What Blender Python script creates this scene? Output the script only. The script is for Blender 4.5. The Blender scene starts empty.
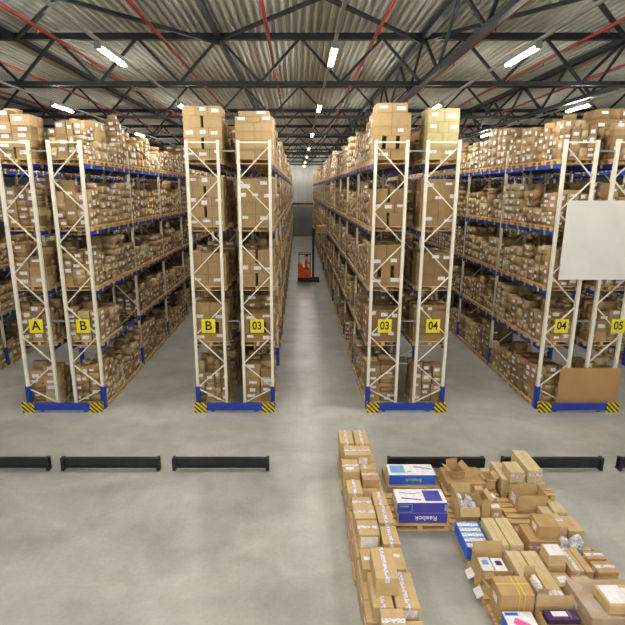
import bpy, bmesh, math, random
import numpy as np
from mathutils import Vector, Matrix, noise
random.seed(7)
R = random.random
U = random.uniform
C = bpy.context.scene.collection
scene = bpy.context.scene

# ------------------------------------------------------------------ materials
def new_mat(name, rough=0.6, metal=0.0, color=(0.5, 0.5, 0.5)):
    m = bpy.data.materials.new(name); m.use_nodes = True
    nt = m.node_tree; b = nt.nodes['Principled BSDF']
    b.inputs['Roughness'].default_value = rough
    b.inputs['Metallic'].default_value = metal
    b.inputs['Base Color'].default_value = (*color, 1)
    return m, nt, b

def noise_mat(name, c1, c2, scale=3.0, rough=0.6, metal=0.0, detail=4.0, lo=0.35, hi=0.65, stretch=None, bump=0.0):
    m, nt, b = new_mat(name, rough, metal)
    tc = nt.nodes.new('ShaderNodeTexCoord'); mp = nt.nodes.new('ShaderNodeMapping')
    if stretch: mp.inputs['Scale'].default_value = stretch
    n = nt.nodes.new('ShaderNodeTexNoise'); n.inputs['Scale'].default_value = scale; n.inputs['Detail'].default_value = detail
    r = nt.nodes.new('ShaderNodeValToRGB')
    r.color_ramp.elements[0].position = lo; r.color_ramp.elements[0].color = (*c1, 1)
    r.color_ramp.elements[1].position = hi; r.color_ramp.elements[1].color = (*c2, 1)
    L = nt.links
    L.new(tc.outputs['Object'], mp.inputs[0]); L.new(mp.outputs[0], n.inputs['Vector'])
    L.new(n.outputs['Fac'], r.inputs[0]); L.new(r.outputs[0], b.inputs['Base Color'])
    if bump:
        bp = nt.nodes.new('ShaderNodeBump'); bp.inputs['Strength'].default_value = bump
        L.new(n.outputs['Fac'], bp.inputs['Height']); L.new(bp.outputs[0], b.inputs['Normal'])
    return m

def lin(r, g, b):
    f = lambda v: (v / 255 / 12.92) if v <= 10 else ((v / 255 + 0.055) / 1.055) ** 2.4
    return (f(r), f(g), f(b))

def cardboard_mat():
    m, nt, b = new_mat('cardboard', 0.75)
    L = nt.links
    at = nt.nodes.new('ShaderNodeAttribute'); at.attribute_name = 'tint'
    tc = nt.nodes.new('ShaderNodeTexCoord')
    n = nt.nodes.new('ShaderNodeTexNoise'); n.inputs['Scale'].default_value = 5; n.inputs['Detail'].default_value = 5
    mr = nt.nodes.new('ShaderNodeMapRange'); mr.inputs['From Min'].default_value = .3; mr.inputs['From Max'].default_value = .7
    mr.inputs['To Min'].default_value = .88; mr.inputs['To Max'].default_value = 1.08
    mx = nt.nodes.new('ShaderNodeVectorMath'); mx.operation = 'SCALE'
    L.new(tc.outputs['Object'], n.inputs['Vector']); L.new(n.outputs['Fac'], mr.inputs[0])
    L.new(at.outputs['Color'], mx.inputs[0]); L.new(mr.outputs[0], mx.inputs['Scale'])
    L.new(mx.outputs[0], b.inputs['Base Color'])
    return m

def stripe_mat():
    m, nt, b = new_mat('hazard_stripes', 0.5); L = nt.links
    tc = nt.nodes.new('ShaderNodeTexCoord'); sp = nt.nodes.new('ShaderNodeSeparateXYZ')
    a = nt.nodes.new('ShaderNodeMath'); a.operation = 'ADD'
    a2 = nt.nodes.new('ShaderNodeMath'); a2.operation = 'ADD'
    k = nt.nodes.new('ShaderNodeMath'); k.operation = 'MULTIPLY'; k.inputs[1].default_value = 1 / .15
    f = nt.nodes.new('ShaderNodeMath'); f.operation = 'FRACT'
    g = nt.nodes.new('ShaderNodeMath'); g.operation = 'GREATER_THAN'; g.inputs[1].default_value = .52
    mx = nt.nodes.new('ShaderNodeMix'); mx.data_type = 'RGBA'
    mx.inputs[6].default_value = (*lin(232, 205, 20), 1); mx.inputs[7].default_value = (*lin(25, 25, 22), 1)
    L.new(tc.outputs['Object'], sp.inputs[0]); L.new(sp.outputs['X'], a.inputs[0]); L.new(sp.outputs['Z'], a.inputs[1])
    L.new(a.outputs[0], a2.inputs[0]); L.new(sp.outputs['Y'], a2.inputs[1])
    L.new(a2.outputs[0], k.inputs[0]); L.new(k.outputs[0], f.inputs[0]); L.new(f.outputs[0], g.inputs[0])
    L.new(g.outputs[0], mx.inputs[0]); L.new(mx.outputs[2], b.inputs['Base Color'])
    return m

def floor_mat():
    m, nt, b = new_mat('concrete', 0.42); L = nt.links
    tc = nt.nodes.new('ShaderNodeTexCoord')
    def noise(sc, det, st=None, dist=0):
        mp = nt.nodes.new('ShaderNodeMapping')
        if st: mp.inputs['Scale'].default_value = st
        n = nt.nodes.new('ShaderNodeTexNoise'); n.inputs['Scale'].default_value = sc; n.inputs['Detail'].default_value = det
        n.inputs['Distortion'].default_value = dist
        L.new(tc.outputs['Object'], mp.inputs[0]); L.new(mp.outputs[0], n.inputs['Vector']); return n
    def ramp(n, p0, c0, p1, c1):
        r = nt.nodes.new('ShaderNodeValToRGB')
        r.color_ramp.elements[0].position = p0; r.color_ramp.elements[0].color = (*c0, 1)
        r.color_ramp.elements[1].position = p1; r.color_ramp.elements[1].color = (*c1, 1)
        L.new(n.outputs['Fac'], r.inputs[0]); return r
    def mul(a, c, fac=1.0):
        x = nt.nodes.new('ShaderNodeMix'); x.data_type = 'RGBA'; x.blend_type = 'MULTIPLY'; x.inputs[0].default_value = fac
        L.new(a, x.inputs[6]); L.new(c, x.inputs[7]); return x.outputs[2]
    r1 = ramp(noise(.55, 7, (1, 1.6, 1), .6), .3, lin(156, 155, 149), .68, lin(188, 186, 179))
    r2 = ramp(noise(2.2, 8, None, .3), .33, (.87, .865, .85), .62, (1, 1, 1))
    r3 = ramp(noise(1.1, 5, (5, .35, 1), .4), .3, (.86, .86, .85), .55, (1, 1, 1))
    r4 = ramp(noise(14, 6), .25, (.9, .9, .9), .6, (1, 1, 1))
    c = mul(mul(mul(r1.outputs[0], r2.outputs[0], .75), r3.outputs[0], .3), r4.outputs[0])
    L.new(c, b.inputs['Base Color'])
    rr = nt.nodes.new('ShaderNodeMapRange'); rr.inputs['To Min'].default_value = .32; rr.inputs['To Max'].default_value = .29
    L.new(r2.outputs[0], rr.inputs[0]); L.new(rr.outputs[0], b.inputs['Roughness'])
    return m

def tape_mat():
    m = noise_mat('printed_tape', lin(165, 150, 175), lin(225, 218, 225), 28, .45, lo=.42, hi=.5, detail=2)
    return m

def emit_mat(name, col, s):
    m = bpy.data.materials.new(name); m.use_nodes = True; nt = m.node_tree
    nt.nodes.remove(nt.nodes['Principled BSDF'])
    e = nt.nodes.new('ShaderNodeEmission'); e.inputs[0].default_value = (*col, 1); e.inputs[1].default_value = s
    nt.links.new(e.outputs[0], nt.nodes['Material Output'].inputs[0]); return m

def film_mat():
    m = bpy.data.materials.new('stretch_film'); m.use_nodes = True; nt = m.node_tree; L = nt.links
    b = nt.nodes['Principled BSDF']; b.inputs['Base Color'].default_value = (.85, .86, .88, 1); b.inputs['Roughness'].default_value = .12
    t = nt.nodes.new('ShaderNodeBsdfTransparent'); mx = nt.nodes.new('ShaderNodeMixShader')
    n = nt.nodes.new('ShaderNodeTexNoise'); n.inputs['Scale'].default_value = 5; n.inputs['Detail'].default_value = 6; n.inputs['Distortion'].default_value = 1
    tc = nt.nodes.new('ShaderNodeTexCoord'); mr = nt.nodes.new('ShaderNodeMapRange')
    mr.inputs['From Min'].default_value = .45; mr.inputs['From Max'].default_value = .85; mr.inputs['To Min'].default_value = .06; mr.inputs['To Max'].default_value = .5
    bp = nt.nodes.new('ShaderNodeBump'); bp.inputs['Strength'].default_value = .6
    L.new(tc.outputs['Object'], n.inputs['Vector']); L.new(n.outputs['Fac'], mr.inputs[0]); L.new(n.outputs['Fac'], bp.inputs['Height'])
    L.new(bp.outputs[0], b.inputs['Normal']); L.new(mr.outputs[0], mx.inputs[0]); L.new(t.outputs[0], mx.inputs[1]); L.new(b.outputs[0], mx.inputs[2])
    L.new(mx.outputs[0], nt.nodes['Material Output'].inputs[0]); return m

M = {}
M['floor'] = floor_mat()
M['deck'] = noise_mat('roof_deck', lin(176, 180, 170), lin(188, 191, 182), .25, .55, detail=2)
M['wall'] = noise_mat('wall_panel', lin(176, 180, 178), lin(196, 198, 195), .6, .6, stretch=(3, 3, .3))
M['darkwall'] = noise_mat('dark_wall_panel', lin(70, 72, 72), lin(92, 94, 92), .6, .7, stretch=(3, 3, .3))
M['doorgrey'] = noise_mat('door_grey', lin(118, 122, 122), lin(134, 138, 137), .6, .5)
M['steel'] = noise_mat('black_steel', lin(24, 29, 34), lin(36, 42, 48), 3, .5)
M['redpipe'] = noise_mat('red_paint', lin(122, 38, 30), lin(142, 48, 38), 3, .45)
M['redbrown'] = noise_mat('red_brown_paint', lin(105, 62, 52), lin(125, 76, 62), 3, .6)
M['cream'] = noise_mat('cream_powder_coat', lin(236, 228, 206), lin(244, 238, 220), 2, .45)
M['blue'] = noise_mat('blue_powder_coat', lin(26, 60, 160), lin(38, 74, 182), 2.5, .42)
M['hazard'] = stripe_mat()
M['yellow'] = noise_mat('yellow_plate', lin(240, 222, 20), lin(250, 234, 40), 2, .5)
M['tagyellow'] = noise_mat('yellow_tag', lin(215, 205, 50), lin(235, 225, 70), 2, .5)
M['black'] = noise_mat('black_ink', lin(18, 18, 18), lin(26, 26, 26), 3, .5)
M['rail'] = noise_mat('black_rail_paint', lin(22, 22, 25), lin(38, 38, 42), 4, .5)
M['card'] = cardboard_mat()
M['wood'] = noise_mat('pallet_wood', lin(186, 150, 98), lin(222, 190, 138), 3, .7, stretch=(1, 8, 8))
M['label'] = noise_mat('white_label', lin(205, 200, 205), lin(240, 236, 240), 25, .5, lo=.4, hi=.52)
M['paper'] = noise_mat('white_paper', lin(226, 222, 224), lin(244, 242, 244), 9, .55)
M['tape'] = tape_mat()
M['inside'] = noise_mat('carton_inside', lin(165, 130, 88), lin(188, 152, 105), 4, .8)
M['board'] = noise_mat('white_board', lin(232, 229, 220), lin(240, 237, 229), 1.2, .5)
M['brownboard'] = noise_mat('brown_board', lin(182, 140, 88), lin(192, 150, 97), 1.5, .75)
M['orange'] = noise_mat('orange_paint', lin(240, 92, 24), lin(250, 106, 34), 2, .4)
M['blackp'] = noise_mat('black_plastic', lin(24, 24, 26), lin(36, 36, 38), 3, .5)
M['skin'] = noise_mat('skin', lin(200, 150, 122), lin(212, 162, 134), 3, .6)
M['vest'] = noise_mat('orange_jacket', lin(214, 86, 30), lin(232, 100, 40), 6, .8)
M['navy'] = noise_mat('navy_cloth', lin(28, 34, 66), lin(40, 46, 82), 5, .8)
M['hair'] = noise_mat('dark_hair', lin(34, 24, 20), lin(52, 38, 30), 8, .7)
M['grey'] = noise_mat('grey_metal', lin(135, 135, 130), lin(158, 158, 152), 3, .45, .3)
M['purple'] = noise_mat('purple_print', lin(64, 62, 158), lin(78, 74, 172), 2, .45)
M['bluecarton'] = noise_mat('blue_print', lin(40, 100, 222), lin(52, 112, 232), 2, .45)
M['lightblue'] = noise_mat('light_blue_print', lin(110, 160, 222), lin(140, 184, 234), 6, .45)
M['lime'] = noise_mat('lime_print', lin(180, 200, 60), lin(196, 214, 80), 4, .5)
M['pink'] = noise_mat('pink_print', lin(225, 90, 160), lin(236, 110, 176), 4, .5)
M['magenta'] = noise_mat('magenta_print', lin(150, 50, 130), lin(180, 70, 160), 12, .4)
M['orangeprint'] = noise_mat('orange_sticker', lin(200, 120, 30), lin(215, 138, 40), 6, .5)
M['darkprint'] = noise_mat('dark_purple_print', lin(36, 26, 58), lin(60, 44, 84), 10, .3)
M['poly'] = noise_mat('poly_bag', lin(196, 196, 204), lin(232, 232, 236), 9, .25, bump=.3)
M['film'] = film_mat()
M['lamp'] = emit_mat('lamp_tube', (1.0, .95, .88), 190.0)
M['lens'] = M['lamp']

# ------------------------------------------------------------------ builders
BOXF = [(0, 3, 2, 1), (4, 5, 6, 7), (0, 1, 5, 4), (1, 2, 6, 5), (2, 3, 7, 6), (3, 0, 4, 7)]
class MB:
    def __init__(s): s.v = []; s.f = []; s.m = []; s.t = []
    def box(s, x0, x1, y0, y1, z0, z1, mi=0, mat=None, tint=None):
        n = len(s.v)
        P = [(x0, y0, z0), (x1, y0, z0), (x1, y1, z0), (x0, y1, z0), (x0, y0, z1), (x1, y0, z1), (x1, y1, z1), (x0, y1, z1)]
        if mat is not None: P = [tuple(mat @ Vector(p)) for p in P]
        s.v += P; s.t += [tint or (1, 1, 1)] * 8
        for q in BOXF: s.f.append(tuple(n + i for i in q)); s.m.append(mi)
    def bar(s, a, b, w, h=None, mi=0, up=(0, 0, 1)):
        a = Vector(a); b = Vector(b); h = h or w
        d = (b - a); L = d.length; d.normalize(); u = Vector(up)
        if abs(d.dot(u)) > .98: u = Vector((0, 1, 0))
        x = d.cross(u).normalized(); z = x.cross(d).normalized()
        mt = Matrix(((x.x, d.x, z.x, a.x), (x.y, d.y, z.y, a.y), (x.z, d.z, z.z, a.z), (0, 0, 0, 1)))
        s.box(-w / 2, w / 2, 0, L, -h / 2, h / 2, mi, mt)
    def tube(s, a, b, r, n=10, mi=0, r2=None):
        a = Vector(a); b = Vector(b); r2 = r if r2 is None else r2
        d = (b - a).normalized(); u = Vector((0, 0, 1)) if abs(d.z) < .95 else Vector((0, 1, 0))
        x = d.cross(u).normalized(); y = d.cross(x)
        k = len(s.v)
        for c, rr in ((a, r), (b, r2)):
            for i in range(n):
                t = 2 * math.pi * i / n; s.v.append(tuple(c + x * rr * math.cos(t) + y * rr * math.sin(t))); s.t.append((1, 1, 1))
        for i in range(n):
            j = (i + 1) % n; s.f.append((k + i, k + j, k + n + j, k + n + i)); s.m.append(mi)
        s.f.append(tuple(k + i for i in range(n))); s.m.append(mi)
        s.f.append(tuple(k + n + i for i in reversed(range(n)))); s.m.append(mi)
    def quad(s, p, mi=0):
        n = len(s.v); s.v += [tuple(q) for q in p]; s.t += [(1, 1, 1)] * len(p); s.f.append(tuple(range(n, n + len(p)))); s.m.append(mi)
    def mesh(s, name, mats, tint=None, smooth=False):
        me = bpy.data.meshes.new(name); me.from_pydata(s.v, [], s.f)
        for m in (mats if isinstance(mats, (list, tuple)) else [mats]): me.materials.append(M[m] if isinstance(m, str) else m)
        me.polygons.foreach_set('material_index', s.m)
        if tint is not None or any(t != (1, 1, 1) for t in s.t):
            a = me.color_attributes.new('tint', 'FLOAT_COLOR', 'POINT')
            arr = np.ones((len(s.v), 4), 'f')
            arr[:, :3] = np.array(s.t) * (np.array(tint) if tint is not None else 1)
            a.data.foreach_set('color', arr.ravel())
        bm = bmesh.new(); bm.from_mesh(me); bmesh.ops.recalc_face_normals(bm, faces=bm.faces); bm.to_mesh(me); bm.free()
        if smooth: me.polygons.foreach_set('use_smooth', [True] * len(me.polygons))
        me.update(); return me
    def build(s, name, mats, parent=None, loc=(0, 0, 0), rz=0, tint=None, smooth=False):
        return obj(name, s.mesh(name, mats, tint, smooth), parent, loc, rz)

def obj(name, me, parent=None, loc=(0, 0, 0), rz=0):
    o = bpy.data.objects.new(name, me); C.objects.link(o); o.location = loc; o.rotation_euler = (0, 0, rz)
    if parent: o.parent = parent
    return o
def tag(o, label, cat=None, group=None, kind=None):
    if label and len(label.split()) > 16: print('LONG', label)
    if label: o['label'] = label
    if cat: o['category'] = cat
    if group: o['group'] = group
    if kind: o['kind'] = kind
    return o
def thing(name, label, cat, loc=(0, 0, 0), rz=0, group=None):
    return tag(obj(name, None, None, loc, rz), label, cat, group)
def child_copy(src, parent, loc=None):
    c = src.copy(); C.objects.link(c); c.parent = parent
    if loc is not None: c.location = loc
    for g in src.children: child_copy(g, c)
    return c
def bevel(o, w=.008, seg=2):
    m = o.modifiers.new('bevel', 'BEVEL'); m.width = w; m.segments = seg; m.limit_method = 'ANGLE'; return o
def text_mesh(txt, size, mat, offset=0.0, ext=.003, shear=0):
    cu = bpy.data.curves.new('txt', 'FONT'); cu.body = txt; cu.size = size; cu.extrude = ext; cu.offset = offset
    cu.align_x = 'CENTER'; cu.align_y = 'CENTER'; cu.shear = shear
    o = bpy.data.objects.new('txt', cu); C.objects.link(o)
    dg = bpy.context.evaluated_depsgraph_get(); me = bpy.data.meshes.new_from_object(o.evaluated_get(dg))
    bpy.data.objects.remove(o); bpy.data.curves.remove(cu)
    me.materials.clear(); me.materials.append(M[mat]); return me

# ------------------------------------------------------------------ layout constants
Y0 = 13.7; PITCH = 3.68; NB = 15
YEND = Y0 + NB * PITCH                     # 68.9
LEVELS = [0, 2.05, 3.83, 5.65, 7.6]
LV = ['floor level', 'lowest shelf', 'second shelf', 'third shelf', 'top shelf']
CLEAR = [1.62, 1.42, 1.45, 1.55, 1.7]
TOPZ = 8.25
RX = [-14.08, -8.66, -3.24, 2.18, 7.6, 13.02]  # left edges of the double racks
RW = 2.48; FD = 1.0
# every single row: (x0, x1, aisle side, short name)
ROWS = []
NM = [('far left rack, hidden row', 'far left rack'), ('rack A', 'left rack B'), ('right rack B', 'left rack 03'),
      ('right rack 03', 'left rack 04'), ('right rack 04', 'rack 05'), ('far right rack', 'far right rack, hidden row')]
for x, (a, b) in zip(RX, NM):
    ROWS.append(dict(x0=x, x1=x + FD, s=-1, name=a))
    ROWS.append(dict(x0=x + RW - FD, x1=x + RW, s=1, name=b))

# ------------------------------------------------------------------ camera
H = 6.86; P = math.atan(100 / 460)
cam = bpy.data.cameras.new('camera'); co = bpy.data.objects.new('camera', cam); C.objects.link(co)
co.location = (0, 0, H); co.rotation_euler = (math.pi / 2 - P, 0, 0)
cam.sensor_width = 36; cam.lens = 36 * 460 / 625
cam.shift_x = (312.5 - 298) / 625; cam.shift_y = -(312.5 - 290) / 625
cam.clip_end = 300
scene.camera = co
cP, sP = math.cos(P), math.sin(P)
def proj(X, Y, Z):
    zc = Y * cP + (H - Z) * sP; u = (Z - H) * cP + Y * sP
    return 298 + 460 * X / zc, 290 - 460 * u / zc, zc

# ------------------------------------------------------------------ the hall
XL, XR, YB, YF, ZC = -26.0, 26.0, -14.0, 69.6, 12.05
b = MB(); b.box(XL, XR, YB, YF, -.2, 0)
tag(b.build('floor', 'floor'), 'grey polished concrete warehouse floor with worn patches', kind='structure')
b = MB(); b.box(XL, XR, YF, YF + .2, 0, 12.3); tag(b.build('wall_far', 'wall'), 'grey panelled end wall of the hall', kind='structure')
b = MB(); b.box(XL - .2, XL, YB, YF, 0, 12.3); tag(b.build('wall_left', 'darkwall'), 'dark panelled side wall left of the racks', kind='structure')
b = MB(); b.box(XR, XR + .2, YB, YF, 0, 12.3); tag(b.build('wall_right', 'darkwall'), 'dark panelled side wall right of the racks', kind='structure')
b = MB(); b.box(XL, XR, YF - .12, YF, 4.72, 5.0); tag(b.build('trim_1', 'redbrown'), 'red-brown rail across the end wall', kind='structure')
b = MB(); b.box(-.76, 2.18, YF - .06, YF, 0, 4.4)
for i in range(11): b.box(-.76, 2.18, YF - .075, YF - .06, .2 + i * .4, .23 + i * .4)
tag(b.build('door_1', 'doorgrey'), 'grey roller door in the end wall at the end of the central aisle', kind='structure')
# corrugated deck: trapezoid ribs along Y
b = MB(); pr = []; x = XL; p = .25
while x < XR: pr += [(x, 0), (x + .08, 0), (x + .1, .12), (x + .22, .12)]; x += p
k = len(pr)
for yy in (YB, YF):
    for (x, z) in pr: b.v.append((x, yy, ZC + z)); b.t.append((1, 1, 1))
for i in range(k - 1): b.f.append((i, i + 1, k + i + 1, k + i)); b.m.append(0)
tag(b.build('ceiling', 'deck'), 'pale corrugated metal roof deck', kind='structure')

# roof trusses
ORD = ['first', 'second', 'third', 'fourth', 'fifth', 'sixth', 'seventh', 'eighth', 'ninth', 'tenth', 'eleventh', 'twelfth', 'thirteenth', 'fourteenth', 'fifteenth', 'sixteenth']
XT0 = -2.65; XP = 2.73
dgA = MB(); dgA.bar((0, 0, 0), (XP / 2, 0, -1.4), .085, .085); dgA = dgA.mesh('diagonal', 'steel')
dgB = MB(); dgB.bar((0, 0, -1.4), (XP / 2, 0, 0), .085, .085); dgB = dgB.mesh('diagonal', 'steel')
tc_ = MB(); tc_.box(XL, XR, -.09, .09, -.1, .1); tc_ = tc_.mesh('top_chord', 'steel')
bc_ = MB(); bc_.box(XL, XR, -.075, .075, -.065, .065); bc_ = bc_.mesh('bottom_chord', 'steel')
for n in range(-1, 8):
    y = 16.8 + 7.36 * n
    t = thing('roof_truss', 'black steel roof truss spanning the hall, ' + ('above the camera' if n < 0 else ORD[n] + ' in view from the front'), 'truss', (0, y, 11.86), group='roof trusses')
    obj('top_chord', tc_, t); obj('bottom_chord', bc_, t, (0, 0, -1.46))
    for k in range(-8, 10):
        xx = XT0 + XP * k
        if xx > XL and xx + XP < XR:
            obj('diagonal', dgA, t, (xx, 0, -.03)); obj('diagonal', dgB, t, (xx + XP / 2, 0, -.03))
# longitudinal girders
for X, deep, nm in ((-16.3, 0, 'far left'), (-9.47, 0, 'left, above the aisle by rack A'), (-2.65, 0, 'above right rack B'), (4.2, 1, 'above left rack 04'), (11.1, 1, 'far right')):
    if deep:
        t = thing('roof_girder', 'deep black lattice girder running lengthwise under the roof, ' + nm, 'girder', (X, 0, 11.86))
        b = MB(); b.box(-.1, .1, YB, YF, -.1, .1); b.build('top_chord', 'steel', t)
        b = MB(); b.box(-.08, .08, YB, YF, -1.56, -1.4); b.build('bottom_chord', 'steel', t)
        b = MB(); b.bar((0, 0, 0), (0, 1.84, -1.46), .08); A_ = b.mesh('diagonal', 'steel')
        b = MB(); b.bar((0, 0, -1.46), (0, 1.84, 0), .08); B_ = b.mesh('diagonal', 'steel')
        y = 16.8 - 3 * 3.68
        while y < YF - 3.7: obj('diagonal', A_, t, (0, y, 0)); obj('diagonal', B_, t, (0, y + 1.84, 0)); y += 3.68
    else:
        b = MB(); b.box(-.08, .08, YB, YF, -.09, .07)
        tag(b.build('roof_tie', 'steel', None, (X, 0, 11.86)), 'black steel tie running lengthwise under the roof, ' + nm, 'beam')
xs = [-9.47, -2.65, 4.2, 11.1]
for i in range(3):
    for (a, c, w) in ((xs[i], xs[i + 1], 'rising to the right'), (xs[i + 1], xs[i], 'rising to the left')):
        b = MB(); b.bar((a, 16.8, 11.76 if a < c else 11.66), (c, 9.44, 11.76 if a < c else 11.66), .1, .1)
        tag(b.build('wind_brace', 'steel'), 'black diagonal roof brace over %s, %s' % (['the left aisle', 'the central aisle', 'the right aisle'][i], w), 'brace')
# sprinkler pipes
for i, X in enumerate((-14.3, -11.0, -7.6, -4.25, -.92, 2.4, 5.75, 9.05, 12.4)):
    b = MB(); b.tube((X, YB, 11.5), (X, YF, 11.5), .055, 10)
    t = tag(b.build('sprinkler_pipe', 'redpipe', smooth=True), 'red sprinkler pipe under the roof, %s from the left' % ORD[i], 'pipe', 'red sprinkler pipes')
    h = MB(); h.tube((0, 0, 0), (0, 0, -.12), .02, 6); h.tube((0, 0, -.12), (0, 0, -.13), .05, 8); hm = h.mesh('sprinkler_head', 'redpipe')
    for j in range(6): obj('sprinkler_head', hm, t, (X, 11 + 3.68 * j, 11.46))
# lamps
AX = [(-9.7, 'aisle left of rack A'), (-4.7, 'left aisle'), (.88, 'central aisle'), (5.65, 'right aisle'), (11.55, 'far right aisle')]
hs = MB(); hs.box(-.075, .075, -.85, .85, 0, .09); hs.box(-.08, .08, -.85, -.8, -.07, .0); hs.box(-.08, .08, .8, .85, -.07, 0)
HS = hs.mesh('housing', 'grey')
tb = MB(); tb.tube((-.035, -.72, -.04), (-.035, .72, -.04), .026, 10); tb.tube((.035, -.72, -.04), (.035, .72, -.04), .026, 10); TB = tb.mesh('tubes', 'lamp')
sr = MB(); sr.tube((0, -.7, .09), (0, -.7, 1.75), .008, 5); sr.tube((0, .7, .09), (0, .7, 1.75), .008, 5); SR = sr.mesh('suspension', 'grey')
LY = [-11, -4.5, 2.5, 12.6, 20.1, 29.5, 39.0, 48.5, 58.0, 66.5]
for X, nm in AX:
    b = MB(); b.box(-.04, .04, -10, 68, 0, .06)
    tag(b.build('lamp_rail', 'grey', None, (X, 0, 10.27)), 'grey cable rail carrying the lamps over the ' + nm, 'rail', 'lamp rails')
    for i, y in enumerate(LY):
        if i < 3: w = ['farthest back behind the camera', 'behind the camera', 'overhead before the view'][i]
        else: w = ORD[i - 3] + ' from front'
        t = thing('hanging_lamp', 'lit tube lamp over the %s, %s' % (nm, w), 'lamp', (X, y, 10.178), group='tube lamps over the aisles')
        obj('housing', HS, t); obj('tubes', TB, t)

# ------------------------------------------------------------------ racks
def post_mesh():
    b = MB()
    b.box(-.041, -.03, -.05, .05, 0, TOPZ); b.box(.03, .041, -.05, .05, 0, TOPZ); b.box(-.041, .041, -.05, -.04, 0, TOPZ)
    b.box(-.041, -.018, .04, .05, 0, TOPZ); b.box(.018, .041, .04, .05, 0, TOPZ)
    b.box(-.07, .07, -.07, .07, 0, .012)
    return b.mesh('post', 'cream')
POST = post_mesh()
def brace_mesh(mir):
    b = MB(); l, r = -.41, .41
    if mir: l, r = r, l
    zs = [.2, .68, 1.5, 2.42, 3.38, 4.33, 5.28, 6.22, 7.16, 8.1]
    for i in range(9):
        a, c = (r, l) if i % 2 == 0 else (l, r)
        b.bar((a, 0, zs[i] + .06 * (i > 0)), (c, 0, zs[i + 1] - .04), .03, .04, up=(0, 1, 0))
    b.box(-.45, .45, -.02, .02, 8.17, 8.21); b.box(-.45, .45, -.02, .02, .06, .1)
    return b.mesh('upright_frame', 'cream')
BR = [brace_mesh(0), brace_mesh(1)]
g = MB(); g.box(-.065, -.053, -.075, .06, .0, .75); g.box(.053, .065, -.075, .06, 0, .75); g.box(-.065, .065, -.075, -.06, 0, .75); GUARD = g.mesh('column_guard', 'blue')
def beam_mesh(s):
    b = MB(); L = PITCH - .1
    b.box(-.025, .025, 0, L, -.12, 0)
    for y in (0, L - .012): b.box(-.035, .035, y, y + .012, -.17, .03)
    for k in range(4):
        y = .1 + .88 * k + .4; b.box(s * .025, s * .029, y - .05, y + .05, -.105, -.015, 1)
    return b.mesh('beam', ['blue', 'tagyellow'])
BEAM = {s: beam_mesh(s) for s in (-1, 1)}
sp_ = MB(); sp_.box(.0, RW - 2 * FD - .02, -.02, .02, -.02, .02); SPM = sp_.mesh('row_spacer', 'grey')
for ri, r in enumerate(ROWS):
    xc = (r['x0'] + r['x1']) / 2; s = r['s']
    t = thing('pallet_rack', 'tall row of pallet racking with cream frames and blue beams, ' + r['name'], 'rack', (xc, Y0, 0), group='rows of pallet racking')
    r['obj'] = t
    for n in range(NB + 1):
        f = obj('upright_frame', BR[ri % 2], t, (0, n * PITCH, 0))
        obj('post', POST, f, (-.45, 0, 0)); obj('post', POST, f, (.45, 0, 0))
        if ri % 2 == 0 and n < 8: obj('row_spacer', SPM, f, (.5, 0, 7.95)); obj('row_spacer', SPM, f, (.5, 0, 2.9))
        tag(obj('column_guard', GUARD, f, (s * .455, 0, 0)), 'blue foot guard')
    rest = MB(); cnt = 0
    for side in (s, -s):
        for bay in range(NB):
            for z in LEVELS[1:]:
                if cnt < 100: obj('beam', BEAM[side], t, (side * .47, bay * PITCH + .05, z))
                else: rest.box(side * .47 - .025, side * .47 + .025, bay * PITCH + .05, (bay + 1) * PITCH - .05, z - .12, z)
                cnt += 1
    o = rest.build('distant_beams', 'blue', t); o['kind'] = 'stuff'

# rack end barriers and hazard corners
for i, x in enumerate(RX[1:5]):
    nm = ['racks A and B', 'racks B and 03', 'racks 03 and 04', 'racks 04 and 05'][i]
    t = thing('rack_end_barrier', 'low blue steel barrier on the floor before the end of ' + nm, 'barrier', (x + RW / 2, Y0 - .28, 0), group='rack end barriers')
    b = MB(); w = RW / 2 - .04
    b.box(-w, w, -.04, .0, .07, .30); b.box(-w, w, -.055, -.04, .07, .1); b.box(-w, w, -.055, -.04, .27, .3)
    for k in range(9): xx = -w + .5 + k * (2 * w - 1) / 8; b.tube((xx, -.04, .19), (xx, -.048, .19), .018, 8)
    b.build('barrier_beam', 'blue', t)
    for sx in (-1, 1):
        b = MB(); b.box(0, .36, -.008, .008, 0, .34); b.box(.36, .376, -.008, .14, 0, .34)
        if sx < 0:
            b.v = [(-a, y, z) for a, y, z in b.v]
        q = b.build('hazard_corner', 'hazard', t, (sx * (w - .33), -.068, 0))
        tag(q, 'yellow and black striped corner guard')
        b = MB(); b.box(-.05, .05, -.06, .02, 0, .012); b.build('foot_plate', 'blue', t, (sx * (w - .5), .06, 0))
# row signs
for X, s_, nm in ((-8.07, 'A', 'of rack A'), (-6.62, 'B', 'of the left rack B'), (-2.76, 'B', 'of the right rack B'), (-1.26, '03', 'of the left rack 03'),
              (2.67, '03', 'of the right rack 03'), (4.16, '04', 'of the left rack 04'), (8.12, '04', 'of the right rack 04'), (9.87, '05', 'of rack 05')):
    t = thing('row_sign', 'yellow sign reading %s on the front frame %s' % (s_, nm), 'sign', (X, Y0 - .085, 2.55), group='yellow row signs')
    b = MB(); b.box(-.21, .21, -.006, .006, 0, .43); b.build('sign_plate', 'yellow', t)
    me = text_mesh(s_, .34 if len(s_) == 1 else .3, 'black', .006)
    o = obj('lettering', me, t, (0, -.009, .215)); o.rotation_euler = (math.pi / 2, 0, 0); o.scale = (1.15 if len(s_) == 1 else .98, 1.2, 1)
    b = MB(); b.box(-.03, .03, .006, .06, .08, .35); b.build('bracket', 'grey', t)
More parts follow.
